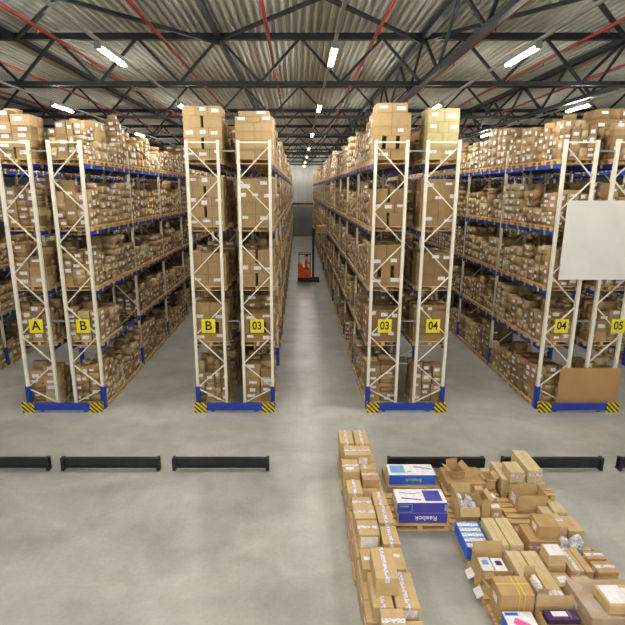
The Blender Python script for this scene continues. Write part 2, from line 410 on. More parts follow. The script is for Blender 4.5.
# boards at the right rack
b = MB(); b.box(7.84, 10.9, Y0 - .115, Y0 - .085, 4.22, 6.56)
t = tag(b.build('hanging_board', 'board'), 'large blank off-white board hung across the end of racks 04 and 05', 'board')
for xx in (8.6, 10.3):
    c = MB(); c.box(xx, xx + .06, Y0 - .085, Y0 - .05, 4.4, 6.4); c.build('hanging_bracket', 'grey', t)
b = MB(); b.box(8.22, 10.1, Y0 - .175, Y0 - .15, 0.0, 1.42)
bevel(tag(b.build('brown_panel', 'brownboard'), 'plain brown cardboard sheet standing behind the blue barrier of racks 04 and 05', 'panel'), .004)

# ------------------------------------------------------------------ pallets
def pallet_mb(wx, wy, rich=True):
    """boards along X (the long side)"""
    top = MB(); blk = MB(); bot = MB()
    if rich:
        for k in range(5):
            y = -wy / 2 + k * (wy - .12) / 4
            top.box(-wx / 2, wx / 2, y, y + .12, .122, .144)
        for x in (-wx / 2, -.05, wx / 2 - .1): top.box(x, x + .1, -wy / 2, wy / 2, .1, .122)
        for y in (-wy / 2, -.05, wy / 2 - .1): bot.box(-wx / 2, wx / 2, y, y + .1, 0, .022)
        for x in (-wx / 2, -.05, wx / 2 - .1):
            for y in (-wy / 2, -.05, wy / 2 - .1): blk.box(x, x + .1, y, y + .1, .022, .1)
    return top, bot, blk
t1, t2, t3 = pallet_mb(1.2, .8)
PT, PB = t1.mesh('top_deck', 'wood'), t2.mesh('bottom_deck', 'wood')
BK = MB(); BK.box(-.05, .05, -.05, .05, .022, .1); BK = BK.mesh('block', 'wood')
al = MB()
for q in (t1, t2, t3):
    n = len(al.v); al.v += q.v; al.t += q.t; al.f += [tuple(n + i for i in f) for f in q.f]; al.m += q.m
PALL = al.mesh('pallet', 'wood')
al.v = [(x * 1.08 / 1.2, y, z) for x, y, z in al.v]; PALR = al.mesh('pallet', 'wood')
def floor_pallet(x0, x1, y0, y1, label):
    rot = (x1 - x0) < (y1 - y0)
    t = thing('wooden_pallet', label, 'pallet', ((x0 + x1) / 2, (y0 + y1) / 2, 0), math.pi / 2 if rot else 0, 'pallets on the open floor')
    lx, ly = (y1 - y0, x1 - x0) if rot else (x1 - x0, y1 - y0)
    for nm, me in (('top_deck', PT), ('bottom_deck', PB)):
        o = obj(nm, me, t); o.scale = (lx / 1.2, ly / .8, 1)
    for a in (-1, 0, 1):
        for c in (-1, 0, 1): obj('block', BK, t, (a * (lx / 2 - .05), c * (ly / 2 - .05), 0))
    return t

# ------------------------------------------------------------------ rack loads
TINTS = [lin(184, 154, 106), lin(172, 141, 93), lin(196, 167, 118), lin(158, 127, 86), lin(206, 182, 132), lin(178, 148, 112), lin(208, 192, 142)]
def tint():
    t = random.choices(TINTS, [6, 6, 5, 5, 3, 3, 1])[0]; k = U(.68, .98); return tuple(v * k for v in t)
BX = []      # cx, cy, z0, w, d, h, rot, tint, info
PL = []      # pallets
NOLAB = set()
PAT = [[(3, .27, 1, 0), (2, .32, 0, 1), (3, .27, 1, 0), (2, .32, 0, 1), (3, .27, 1, 0)],
       [(2, .25, 0, 0), (2, .25, 0, 0), (2, .25, 0, 0), (2, .25, 0, 0), (3, .16, 1, 0), (2, .15, 1, 2)],
       [(2, .27, 1, 0), (3, .36, 0, 1), (2, .27, 1, 0), (2, .36, 0, 0), (2, .27, 1, 2)],
       [(2, .4, 0, 1), (3, .3, 1, 0), (2, .4, 0, 1), (3, .3, 1, 0)],
       [(2, .36, 1, 0), (2, .36, 0, 0), (3, .3, 1, 0), (2, .36, 1, 0)]]
def load_pattern(ri, lv, pat, h, base, full):
    r = ROWS[ri]; xc = (r['x0'] + r['x1']) / 2; ya = Y0 + .126
    z = LEVELS[lv] + .146; W, D = (1.1 if full else .9), .79; PL.append((xc, ya + .4, LEVELS[lv], ri, 0, 0, lv))
    tot = 0
    for iz, (nx, hb, lab, gap) in enumerate(pat):
        if tot + hb > h + .02: break
        w = W if gap < 2 else W * .8
        for ix in range(nx):
            ww = w / nx - .008; xx = xc - w / 2 + (ix + .5) * w / nx
            if gap == 1: ww -= .04 * (2 if nx > 2 else 1); xx += (ix - (nx - 1) / 2) * .03
            for iy in range(2):
                kk = U(.94, 1.05); t = tuple(v * kk for v in base)
                BX.append((xx, ya + D * (.25 + .5 * iy) + .005, z, ww, D / 2 - .008, hb - .003, 0, t, (ri, 0, 0, lv, ix, nx, iy, 2, iz)))
                if not lab: NOLAB.add(len(BX) - 1)
        z += hb; tot += hb
def load(ri, bay, k, lv, style, h, coarse=False, tn=None):
    r = ROWS[ri]; xc = (r['x0'] + r['x1']) / 2
    ya = Y0 + bay * PITCH + .05 + .076 + k * .876; yb = ya + .8
    z = LEVELS[lv]; PL.append((xc, (ya + yb) / 2, z, ri, bay, k, lv))
    z += .146
    W, D = 1.0, .79
    if coarse: nx, ny = 2, 1
    elif style == 'U': nx, ny = random.choice((2, 2, 3)), 2
    else: nx, ny = random.choice((2, 3, 3, 4)), random.choice((2, 3, 3))
    if style == 'U' and tn: nx = tn
    cuts = [i / nx for i in range(nx + 1)]
    ycuts = [i / ny for i in range(ny + 1)]
    if style == 'M':
        for i in range(1, nx): cuts[i] += U(-.06, .06)
        for i in range(1, ny): ycuts[i] += U(-.07, .07)
    bh = U(.2, .36); base = tint()
    if style == 'U':
        n = max(2, int(round(h / bh))); bh = h / n
    hole = random.randrange(nx) if style == 'U' and R() < .4 else -1
    for ix in range(nx):
        for iy in range(ny):
            x0 = xc - W / 2 + cuts[ix] * W; x1 = xc - W / 2 + cuts[ix + 1] * W
            y0 = ya + ycuts[iy] * D + .005; y1 = ya + ycuts[iy + 1] * D + .005
            zz = z; iz = 0
            top = h if style == 'U' else h * U(.78 if (bay, k) == (0, 0) else .55, 1.0)
            hb = bh if style == 'U' else U(.13, .36)
            while zz + hb <= z + top + .01:
                if style == 'M' and R() < .4: hb = min(U(.12, .36), max(.12, z + top - zz))
                ww = x1 - x0 - .008; dd = y1 - y0 - .008
                rot = 0
                if style == 'M':
                    sh = U(.84, 1) if R() < .5 else 1
                    ww *= sh; dd *= U(.88, 1)
                    rot = U(-.04, .04) if R() < .3 else 0
                    if rot: ww -= .03; dd -= .03
                if hole == ix and iz % 2 == 0: ww *= .8
                if zz + hb > z + h + .02: break
                t = base if style == 'U' else tint()
                if style == 'U': kk = U(.95, 1.05); t = tuple(v * kk for v in t)
                BX.append(((x0 + x1) / 2, (y0 + y1) / 2, zz, ww, dd, hb - .003, rot, t, (ri, bay, k, lv, ix, nx, iy, ny, iz)))
                zz += hb; iz += 1
            if iz == 0:
                BX.append(((x0 + x1) / 2, (y0 + y1) / 2, z, x1 - x0 - .01, y1 - y0 - .01, .2, 0, tint(), (ri, bay, k, lv, ix, nx, iy, ny, 0)))
TOPH = {1: 1.5, 2: 1.6, 3: 1.15, 4: 1.5, 5: 1.35, 6: 1.6, 7: 1.45, 8: 1.2, 9: 1.25, 10: 1.3}
for ri, r in enumerate(ROWS):
    vis = (r['s'] > 0) if r['x0'] < 0 else (r['s'] < 0)
    if ri in (0, 11): continue
    for bay in range(NB):
        for lv in range(5):
            for k in range(4):
                coarse = (not vis and (bay > 2)) or bay > 11
                end = bay == 0 and k == 0
                if end:
                    st = 'U' if (ri in (4, 5, 6, 7) and lv >= 1) else 'M'
                    hh = TOPH.get(ri, 1.3) if lv == 4 else CLEAR[lv] * U(.82, .97)
                    if st == 'U':
                        pi = {(4, 4): 0, (5, 4): 1, (6, 4): 2, (7, 4): 4, (6, 3): 3, (7, 3): 4, (4, 3): 0, (5, 3): 4, (6, 2): 2, (7, 2): 4, (4, 2): 4, (5, 2): 3}.get((ri, lv), random.randrange(5))
                        load_pattern(ri, lv, PAT[pi], hh, lin(180, 166, 116) if (ri, lv) == (7, 4) else tuple(v * U(.78, .8) for v in random.choice(TINTS[:4])), lv < 4 or ri != 7); continue
                    load(ri, bay, k, lv, st, hh, tn=2); continue
                if lv == 0 and not vis and bay < 2: 
                    if ri in (2, 7, 9) or R() < .5: continue
                if R() < (.10 if lv in (0, 1) else .04): continue
                st = 'M' if R() < .68 else 'U'
                if lv == 4: hh = U(.8, 1.5) if R() < .8 else U(1.3, 1.75)
                else: hh = CLEAR[lv] * U(.6, .97)
                load(ri, bay, k, lv, st, hh, coarse)

def exposure_score(bx):
    cx, cy, z0, w, d, h, rot, t, (ri, bay, k, lv, ix, nx, iy, ny, iz) = bx
    X, Yp, zc = proj(cx, cy - d / 2, z0 + h / 2)
    if not (-5 < X < 630 and -5 < Yp < 630): return 0
    s = 0
    if bay == 0 and k == 0 and iy == 0: s += w * h * .9
    r = ROWS[ri]
    vis = (r['s'] > 0) if r['x0'] < 0 else (r['s'] < 0)
    if vis and ((r['s'] > 0 and ix == nx - 1) or (r['s'] < 0 and ix == 0)): s += d * h * abs(cx) / (abs(cx) + cy)
    if lv == 4 and iz >= 2 and iy == 0: s += w * h * .25
    return s / zc ** 2
sc_ = sorted(range(len(BX)), key=lambda i: -exposure_score(BX[i]))
IND = set(sc_[:300])
NXW = {1: ['single'], 2: ['left', 'right'], 3: ['left', 'middle', 'right'], 4: ['far left', 'mid left', 'mid right', 'far right']}
NYW = {1: ['front'], 2: ['front', 'rear'], 3: ['front', 'mid', 'rear']}
def tint_word(t):
    return 'pale' if t[0] > .5 else ('dark' if t[0] < .38 else 'brown')
def carton_mesh(w, d, h, tn, bev=.006):
    b = MB(); b.box(-w / 2, w / 2, -d / 2, d / 2, 0, h); me = b.mesh('cardboard_box', 'card', tn)
    bm = bmesh.new(); bm.from_mesh(me); bmesh.ops.bevel(bm, geom=bm.edges[:], offset=bev, segments=1, affect='EDGES'); bm.to_mesh(me); bm.free()
    return me
def face_label(parent, w, d, h, face, lw, lh, u=0, v=.5, mat='label', name='shipping_label'):
    """thin sticker on a face; u in metres from the middle, v fraction of the height (or depth on top)"""
    b = MB(); e = .0025
    if face == '-y': b.box(u - lw / 2, u + lw / 2, -d / 2 - e, -d / 2 + .001, h * v - lh / 2, h * v + lh / 2)
    elif face == '+x': b.box(w / 2 - .001, w / 2 + e, u - lw / 2, u + lw / 2, h * v - lh / 2, h * v + lh / 2)
    elif face == '-x': b.box(-w / 2 - e, -w / 2 + .001, u - lw / 2, u + lw / 2, h * v - lh / 2, h * v + lh / 2)
    else: b.box(u - lw / 2, u + lw / 2, d * (v - .5) - lh / 2, d * (v - .5) + lh / 2, h - .001, h + e)
    return b.build(name, mat, parent)
used = set()
for i in sorted(IND):
    cx, cy, z0, w, d, h, rot, t, (ri, bay, k, lv, ix, nx, iy, ny, iz) = BX[i]
    pw = 'end' if (bay, k) == (0, 0) else (ORD[k] if bay == 0 else ORD[bay] + ' bay ' + ORD[k])
    col = (NXW[nx][ix] + ' ' + NYW[ny][iy]).replace('single ', '')
    lb = '%s carton, %s layer, %s stack, %s pallet, %s, %s' % (tint_word(t), ORD[iz] if iz < 16 else 'top', col, pw, LV[lv], ROWS[ri]['name'])
    o = tag(obj('cardboard_box', carton_mesh(w, d, h, t), None, (cx, cy, z0), rot), lb, 'box', 'cartons on the racks')
    if i not in NOLAB and R() < .8:
        lw = min(w * .6, U(.16, .28)); face_label(o, w, d, h, '-y', lw, min(h * .5, U(.07, .12)), U(-.2, .2) * (w - lw), U(.4, .75))
    if R() < .6:
        s = '+x' if ROWS[ri]['s'] > 0 else '-x'
        lw = min(d * .6, .2); face_label(o, w, d, h, s, lw, min(h * .5, .1), U(-.2, .2) * (d - lw), U(.35, .7))

def boxes_stuff(idx):
    N = len(idx); V = np.zeros((N, 8, 3), 'f'); T = np.ones((N, 8, 4), 'f')
    sg = np.array([(-1, -1, 0), (1, -1, 0), (1, 1, 0), (-1, 1, 0), (-1, -1, 1), (1, -1, 1), (1, 1, 1), (-1, 1, 1)], 'f')
    LVx = []; 
    for n, i in enumerate(idx):
        cx, cy, z0, w, d, h, rot, t, inf = BX[i]
        p = sg * np.array((w / 2, d / 2, h), 'f'); c, s = math.cos(rot), math.sin(rot)
        V[n, :, 0] = p[:, 0] * c - p[:, 1] * s + cx; V[n, :, 1] = p[:, 0] * s + p[:, 1] * c + cy; V[n, :, 2] = p[:, 2] + z0
        T[n, :, :3] = t
        ri, bay, k, lv, ix, nx, iy, ny, iz = inf
        s_ = ROWS[ri]['s']
        def lab(P_):
            LVx.extend([(a * c - bb * s + cx, a * s + bb * c + cy, q + z0) for a, bb, q in P_])
        if ((s_ > 0 and ix == nx - 1) or (s_ < 0 and ix == 0)) and R() < .75:
            lw = min(d * .3, U(.05, .12)); lh = min(h * .28, U(.03, .07)); u = U(-.25, .25) * d; v = h * U(.35, .7); X = s_ * (w / 2 + .003)
            lab([(X, u - lw, v - lh), (X, u + lw, v - lh), (X, u + lw, v + lh), (X, u - lw, v + lh)])
        if iy == 0 and R() < .6:
            lw = min(w * .3, U(.06, .13)); lh = min(h * .28, U(.03, .06)); u = U(-.2, .2) * w; v = h * U(.35, .7); Yy = -(d / 2 + .003)
            lab([(u - lw, Yy, v - lh), (u + lw, Yy, v - lh), (u + lw, Yy, v + lh), (u - lw, Yy, v + lh)])
    F = (np.arange(N)[:, None, None] * 8 + np.array(BOXF)[None]).reshape(-1, 4)
    L = np.array(LVx, 'f'); nl = len(L) // 4
    VV = np.concatenate([V.reshape(-1, 3), L]); TT = np.concatenate([T.reshape(-1, 4), np.ones((len(L), 4), 'f')])
    LF = (N * 8 + np.arange(nl * 4)).reshape(-1, 4); FF = np.concatenate([F, LF])
    me = bpy.data.meshes.new('cartons'); me.vertices.add(len(VV)); me.vertices.foreach_set('co', VV.ravel())
    me.loops.add(FF.size); me.loops.foreach_set('vertex_index', FF.ravel().astype('i'))
    me.polygons.add(len(FF)); me.polygons.foreach_set('loop_start', (np.arange(len(FF)) * 4).astype('i'))
    me.materials.append(M['card']); me.materials.append(M['label'])
    me.polygons.foreach_set('material_index', np.concatenate([np.zeros(len(F), 'i'), np.ones(nl, 'i')]))
    me.update(calc_edges=True)
    a = me.color_attributes.new('tint', 'FLOAT_COLOR', 'POINT'); a.data.foreach_set('color', TT.ravel())
    return me
o = obj('cartons', boxes_stuff([i for i in range(len(BX)) if i not in IND]))
tag(o, 'thousands of brown cartons stacked on the farther and hidden rack pallets', 'boxes', kind='stuff')

# rack pallets
def pscore(p):
    x, y, z, ri, bay, k, lv = p; X, Yp, zc = proj(x, y - .4, z)
    if not (-10 < X < 635 and -10 < Yp < 635): return 0
    r = ROWS[ri]; vis = (r['s'] > 0) if r['x0'] < 0 else (r['s'] < 0)
    s = (1.2 if (bay, k) == (0, 0) else 0) + (.8 * abs(x) / (abs(x) + y) if vis else .02)
    return s / zc ** 2
PI_ = sorted(PL, key=lambda p: -pscore(p))
for x, y, z, ri, bay, k, lv in PI_[:300]:
    w = 'at the rack end' if (bay, k) == (0, 0) else '%s in %s bay' % (ORD[k], ORD[bay])
    tag(obj('wooden_pallet', PALR, None, (x, y, z + .0005)), 'wooden pallet %s, %s, %s' % (w, LV[lv], ROWS[ri]['name']), 'pallet', 'pallets on the racks')
b = MB()
for x, y, z, ri, bay, k, lv in PI_[300:]:
    b.box(x - .54, x + .54, y - .4, y + .4, z + .1, z + .144)
    for yy in (-.4, -.05, .3): b.box(x - .54, x + .54, y + yy, y + yy + .1, z + .0005, z + .1)
tag(b.build('pallets', 'wood'), 'wooden pallets on the farther and hidden rack shelves', 'pallets', kind='stuff')

# ------------------------------------------------------------------ black floor rails
def rail(x0, x1, label):
    t = thing('floor_rail', label, 'barrier', ((x0 + x1) / 2, 10.35, 0), group='low black rails in a line across the floor')
    w = (x1 - x0) / 2
    b = MB(); b.box(-w, w, -.03, .03, .07, .33); b.box(-w, w, -.06, -.03, .27, .33); b.box(-w, w, -.06, -.03, .07, .1); b.build('rail_beam', 'rail', t)
    for xx in (-w + .04, w - .04):
        b = MB(); b.box(xx - .04, xx + .04, -.07, .06, 0, .332); b.box(xx - .04, xx + .04, -.09, .1, 0, .012); b.build('rail_post', 'rail', t)
rail(-8.9, -6.22, 'low black floor rail before racks A and B, cut by the left edge')
rail(-5.92, -3.46, 'low black steel rail on the floor before the left aisle')
rail(-3.14, -.72, 'low black steel rail on the floor before the right rack B')
rail(2.24, 4.66, 'low black steel rail on the floor behind the blue sports boxes')
rail(5.1, 7.62, 'low black steel rail on the floor right of the pallet rows')
rail(8.02, 10.5, 'low black steel rail on the floor at the right edge')

# ------------------------------------------------------------------ goods on the open floor
T_ = lin(200, 172, 124); TB_ = lin(186, 152, 104); TP = lin(206, 186, 144)
FG = 'cartons on the floor pallets'
def carton(x0, x1, y0, y1, z0, z1, label, tn=None, tape=None, labs=(), seam=True, rz=0):
    w, d, h = x1 - x0, y1 - y0, z1 - z0
    if tn is None: k = U(.94, 1.05); tn = tuple(v * k for v in T_)
    o = tag(obj('cardboard_box', carton_mesh(w - .006, d - .006, h - .002, tn, .007), None, ((x0 + x1) / 2, (y0 + y1) / 2, z0 + .001), rz), label, 'box', FG)
    w -= .006; d -= .006; h -= .002
    if tape == 'y':       # tape runs along Y over the top and a little down the front
        b = MB(); b.box(-.032, .032, -d / 2 - .002, d / 2 + .002, h - .001, h + .003); b.box(-.032, .032, -d / 2 - .003, -d / 2, h - .08, h + .003)
        b.build('packing_tape', 'tape', o)
    elif tape == 'x':
        b = MB(); b.box(-w / 2 - .002, w / 2 + .002, -.035, .035, h - .001, h + .003); b.box(-w / 2 - .003, -w / 2, -.035, .035, h - .08, h + .003); b.box(w / 2, w / 2 + .003, -.035, .035, h - .08, h + .003)
        b.build('packing_tape', 'tape', o)
    elif tape == 'f':     # tape along the upper front edge
        b = MB(); b.box(-w / 2 - .002, w / 2 + .002, -d / 2 - .003, -d / 2 + .001, h * .55, h * .55 + .06); b.build('packing_tape', 'tape', o)
    if seam and tape in (None, 'f'):
        b = MB()
        if w > d: b.box(-w / 2, w / 2, -.003, .003, h - .001, h + .001)
        else: b.box(-.003, .003, -d / 2, d / 2, h - .001, h + .001)
        b.build('flap_seam', 'inside', o)
    for L in labs: face_label(o, w, d, h, *L)
    return o
def open_carton(x0, x1, y0, y1, z0, z1, label, tn=None, flaps=((1, 20), (1, 20), (1, 40), (1, 40)), rz=0, labs=()):
    """front, back, left, right flaps: (present, outward lean in degrees)"""
    w, d, h = x1 - x0, y1 - y0, z1 - z0; tn = tn or T_; th = .006
    o = MB(); z = .001
    o.box(-w / 2, w / 2, -d / 2, d / 2, z, z + th); o.box(-w / 2, w / 2, -d / 2, -d / 2 + th, z, h); o.box(-w / 2, w / 2, d / 2 - th, d / 2, z, h)
    o.box(-w / 2, -w / 2 + th, -d / 2, d / 2, z, h); o.box(w / 2 - th, w / 2, -d / 2, d / 2, z, h)
    o = o.build('open_carton', 'card', None, ((x0 + x1) / 2, (y0 + y1) / 2, z0), rz, tint=tn)
    tag(o, label, 'box', FG)
    fl = min(w, d) * .42
    for n, (on, a) in enumerate(flaps):
        if not on: continue
        b = MB(); A = math.radians(a)
        if n < 2: b.box(-w / 2 + .01, w / 2 - .01, 0, fl, -th / 2, th / 2)
        else: b.box(-d / 2 + .01, d / 2 - .01, 0, fl, -th / 2, th / 2)
        q = b.build('flap', 'card', o, tint=tn)
        ax = [(0, -d / 2, math.pi), (0, d / 2, 0), (-w / 2, 0, math.pi / 2), (w / 2, 0, -math.pi / 2)][n]
        q.location = (ax[0], ax[1], h + .002); q.rotation_euler = (math.radians(90 - a), 0, ax[2])
        q.rotation_mode = 'XYZ'
    for L in labs: face_label(o, w, d, h, *L)
    return o
def blob(name, label, cat, loc, size, mat, seed=1, group=None, parent=None):
    bm = bmesh.new(); bmesh.ops.create_icosphere(bm, subdivisions=4, radius=.5); off = Vector((seed * 3.1, seed * 1.7, 0))
    for v in bm.verts:
        n = v.co.normalized(); f = 1 + .45 * noise.noise(n * 1.6 + off) * .6 - .25 * abs(noise.noise(n * 4.2 + off)) + .16 * noise.noise(n * 9 + off)
        v.co = n * .5; v.co.x = math.copysign(abs(v.co.x * 2) ** .7 / 2, v.co.x); v.co.y = math.copysign(abs(v.co.y * 2) ** .7 / 2, v.co.y)
        v.co *= f; v.co.x *= size[0]; v.co.y *= size[1]; v.co.z *= size[2]
    m_ = min(v.co.z for v in bm.verts) * .75
    for v in bm.verts: v.co.z = max(v.co.z, m_) - m_
    me = bpy.data.meshes.new(name); bm.to_mesh(me); bm.free(); me.materials.append(M[mat])
    o = obj(name, me, parent, loc)
    if not parent: tag(o, label, cat, group)
    return o

PZ = .145
# --- column 1, a row of five pallets running towards the camera
c1 = [(9.32, 10.52), (8.08, 9.28), (6.84, 8.04), (5.6, 6.8), (4.36, 5.56)]
cw = ['farthest', 'second', 'third', 'fourth', 'nearest']
for i, (a, c) in enumerate(c1):
    floor_pallet(1.0 + .03 * (i % 2), 1.8 + .03 * (i % 2), a, c, 'wooden pallet under the single left row of cartons, %s from the far end' % ORD[i] if i else 'wooden pallet at the far end of the single left row of cartons')
    for jx in range(2):
        for jy in range(3):
            x0 = 1.02 + jx * .4; y0 = a + .01 + jy * .395
            carton(x0, x0 + .395, y0, y0 + .39, PZ, .6, 'brown carton, bottom layer, %s side, %s from front, %s pallet of left row' % (['left', 'right'][jx], ORD[jy], cw[i]),
                   labs=[('-x' if jx == 0 else '+x', .12, .08, 0, .6)] if R() < .6 else (), tape='y' if R() < .5 else None)
carton(1.00, 1.33, 9.88, 10.48, .601, 1.0, 'upright carton with taped top, left one at the far end of the left row', tape='y')
carton(1.36, 1.69, 9.88, 10.48, .601, 1.0, 'upright carton with taped top, right one at the far end of the left row', tape='y')
carton(1.07, 1.67, 9.46, 9.86, .601, .95, 'wide taped carton with white sheet, just before the two farthest upright cartons', tape='x', labs=[('-y', .2, .17, .12, .55, 'paper', 'delivery_note')])
carton(0.97, 1.33, 8.82, 9.3, .601, .95, 'carton with two white labels on top, left of the narrow taped one', tape='x', labs=[('top', .17, .09, -.02, .25, 'paper')])
carton(1.36, 1.67, 9.08, 9.42, .601, .74, 'low carton with tape, behind the deep square carton', tape='y')
carton(1.37, 1.73, 8.64, 9.05, .601, .88, 'deep square carton overhanging the right side of the left row', TB_, tape='x')
carton(1.01, 1.31, 8.17, 8.62, .601, .9, 'tall narrow taped carton on the second pallet of the left row', tape='y')
carton(1.34, 1.70, 8.31, 8.6, .601, .72, 'flat carton beside the tall narrow taped carton', TB_)
carton(1.07, 1.45, 7.8, 8.12, .601, .86, 'carton with tape across, before the tall narrow taped one', tape='x')
carton(1.49, 1.77, 7.88, 8.3, .601, .84, 'carton with lengthwise tape, right side of the third pallet row', tape='y')
carton(1.05, 1.45, 7.4, 7.77, .601, .94, 'square carton with tape across on the third pallet of left row', tape='x')
carton(1.49, 1.79, 7.38, 7.85, .601, .86, 'carton with wide tape and grey end label, nearest the purple boxes', tape='y', labs=[('-y', .2, .12, 0, .4)])
carton(1.07, 1.45, 7.0, 7.37, .601, .93, 'carton with a large white sheet taped on its front', tape='x', labs=[('-y', .3, .22, .0, .5, 'paper', 'delivery_note')])
carton(1.48, 1.79, 6.86, 7.3, .601, .86, 'carton with lengthwise tape right of the one with white sheet', tape='y', labs=[('+x', .2, .1, 0, .6)])
carton(1.05, 1.31, 6.33, 6.78, .601, .85, 'low carton with small label, left behind the biggest top carton', tape=None, labs=[('top', .1, .07, -.03, .5)])
carton(1.35, 1.77, 6.33, 6.8, .601, .85, 'low carton right behind the biggest top carton', labs=[('top', .1, .07, .1, .6)])
carton(1.11, 1.42, 5.62, 6.28, .601, .85, 'long carton under the biggest top carton, left one', tape='y')
carton(1.45, 1.81, 5.62, 6.28, .601, .85, 'long carton with wide tape under the biggest top carton, right one', tape='y', labs=[('-y', .26, .14, 0, .5)])
carton(1.17, 1.52, 5.82, 6.44, .851, 1.17, 'biggest top carton with long tape, lying across two long cartons', tape='y')
carton(1.17, 1.51, 5.1, 5.5, .601, .98, 'carton with cross tape at the near end of the left row', tape='x')
carton(1.55, 1.81, 5.05, 5.5, .601, .76, 'low carton at the near end of left row, right side')

# --- printed sports boxes on pallets
def printed(x0, x1, y0, y1, z0, z1, label, front, name='printed_carton'):
    w, d, h = x1 - x0, y1 - y0, z1 - z0
    b = MB(); b.box(-w / 2, w / 2, -d / 2, d / 2, 0, h)
    o = b.build(name, [front, 'paper'], None, ((x0 + x1) / 2, (y0 + y1) / 2, z0 + .001))
    for p in o.data.polygons:
        if p.normal.z > .9 or abs(p.normal.x) > .9: p.material_index = 1
    bevel(o, .005); tag(o, label, 'box', 'printed blue and white boxes'); return o, w, d, h
floor_pallet(2.08, 3.28, 9.42, 10.2, 'wooden pallet carrying the single bright blue box')
floor_pallet(1.91, 3.11, 8.2, 9.2, 'wooden pallet carrying the two stacked purple and white boxes')
o, w, d, h = printed(2.12, 3.2, 9.52, 9.96, PZ, .39, 'bright blue and white printed box alone on its pallet', 'bluecarton')
tm = text_mesh('Reebok', .13, 'lime', .001)
q = obj('lettering', tm, o, (.03, -d / 2 - .003, h * .48)); q.rotation_euler = (math.pi / 2, math.pi, 0); q.scale = (.95, 1, 1)
b = MB(); b.box(-w / 2 + .06, -w / 2 + .4, -.12, .17, h, h + .003); b.box(-.1, .0, -.1, -.06, h, h + .003); b.build('top_print', 'lightblue', o)
b = MB(); b.bar((.1, .12, h), (w / 2 - .03, .02, h), .05, .005); b.build('top_print', 'lightblue', o)
tag(face_label(o, w, d, h, '-x', .14, .16, -.1, .3, 'paper', 'delivery_note'), 'white paper note')
o, w, d, h = printed(2.07, 3.07, 8.25, 8.7, PZ, .38, 'lower of two stacked purple boxes, with upside-down white lettering', 'purple')
tm = text_mesh('Reebok', .15, 'paper', .001)
q = obj('lettering', tm, o, (.06, -d / 2 - .003, h * .5)); q.rotation_euler = (math.pi / 2, math.pi, 0)
o, w, d, h = printed(2.03, 3.05, 8.25, 8.7, .3815, .62, 'upper of two stacked purple boxes, white printed top with pictures', 'purple')
b = MB(); b.box(.08, .43, -.17, .17, h, h + .003); b.build('top_print', 'purple', o)
b = MB(); b.bar((-.4, -.07, h), (.0, -.13, h), .03, .005); b.bar((-.42, .12, h), (-.15, .06, h), .012, .005); b.bar((-.15, .06, h), (.02, .1, h), .012, .005); b.build('top_print', 'purple', o)
b = MB()
for (a, c, e, f) in ((-.5, -.2, .02, .03), (-.5, -.2, .2, .21)): b.box(a, c, -d / 2 - .003, -d / 2, e, f)
b.box(-.21, -.2, -d / 2 - .003, -d / 2, .02, .21); b.box(-.46, -.28, -d / 2 - .003, -d / 2, .14, .17); b.box(.46, .5, -d / 2 - .003, -d / 2, .05, .2)
b.build('front_print', 'lightblue', o)
b = MB(); b.box(2.55, 2.66, 9.08, 9.16, PZ, .155); tag(b.build('yellow_card', 'tagyellow'), 'bright yellow card on the pallet behind the purple boxes', 'card')
b = MB(); b.box(1.93, 2.02, 9.5, 9.62, .2, .36)

# --- block of pallets, right
for i in range(6):
    y0 = 9.15 - i * .9
    sh = .2 if i == 0 else 0
    rw = ['farthest row', 'second row', 'third row', 'fourth row', 'fifth row', 'nearest row'][i]
    floor_pallet(3.13 + sh, 4.33 + sh, y0, y0 + .8, 'wooden pallet in the right block of goods, %s, left column' % rw)
    floor_pallet(4.4 + sh, 5.6 + sh, y0, y0 + .8, 'wooden pallet in the right block of goods, %s, right column' % rw)
# row 1
carton(3.38, 4.27, 9.22, 9.86, PZ, .38, 'large flat brown carton at the far left corner of the right block', TB_, labs=[('-y', .1, .06, -.3, .5)])
o = open_carton(3.5, 3.8, 9.4, 9.72, .381, .56, 'small open carton lying on the large flat brown carton', TB_, ((1, 60), (1, 10), (1, 70), (1, 50)), .2, labs=())
open_carton(4.28, 4.5, 9.3, 9.62, PZ, .42, 'small open carton right of the large flat one', T_, ((1, 70), (1, 70), (1, 60), (1, 60)))
# row 2
open_carton(3.3, 3.72, 8.24, 8.76, PZ, .52, 'open carton full of white plastic bags', T_, ((1, 150), (1, 20), (1, 5), (0, 0)))
for k, (a, c) in enumerate(((3.41, 8.38), (3.61, 8.38), (3.41, 8.61), (3.61, 8.61))):
    blob('plastic_bag', 'white plastic bag in the open carton, %s %s' % (['near', 'near', 'far', 'far'][k], ['left', 'right', 'left', 'right'][k]), 'bag', (a, c, .155), (.175, .2, .42), 'poly', k + 3, 'bags in the open carton')
open_carton(3.77, 3.96, 8.28, 8.7, PZ, .6, 'tall narrow open carton right of the bag-filled one', T_, ((1, 10), (1, 60), (1, 10), (1, 50)))
carton(4.0, 4.24, 8.34, 8.56, PZ, .4, 'small labelled carton right of the tall narrow open one, front', labs=[('top', .18, .12, 0, .5, 'paper'), ('-y', .1, .08, 0, .5)])
carton(4.0, 4.24, 8.6, 8.8, PZ, .46, 'small labelled carton right of the tall narrow open one, rear', labs=[('top', .18, .12, 0, .5, 'paper')])
open_carton(4.68, 5.3, 8.6, 9.02, PZ, .52, 'wide open carton before the tall pale cartons', T_, ((0, 0), (0, 0), (0, 0), (0, 0)), labs=[('-x', .2, .2, 0, .5)])
b = MB(); b.box(-.09, .09, -.12, .12, 0, .03); tag(b.build('paper_stack', 'paper', None, (4.86, 8.8, .153)), 'stack of white paper inside the wide open carton', 'paper')
carton(4.6, 4.86, 9.2, 9.9, PZ, .5, 'long low carton on the far right pallet, left one', TP)
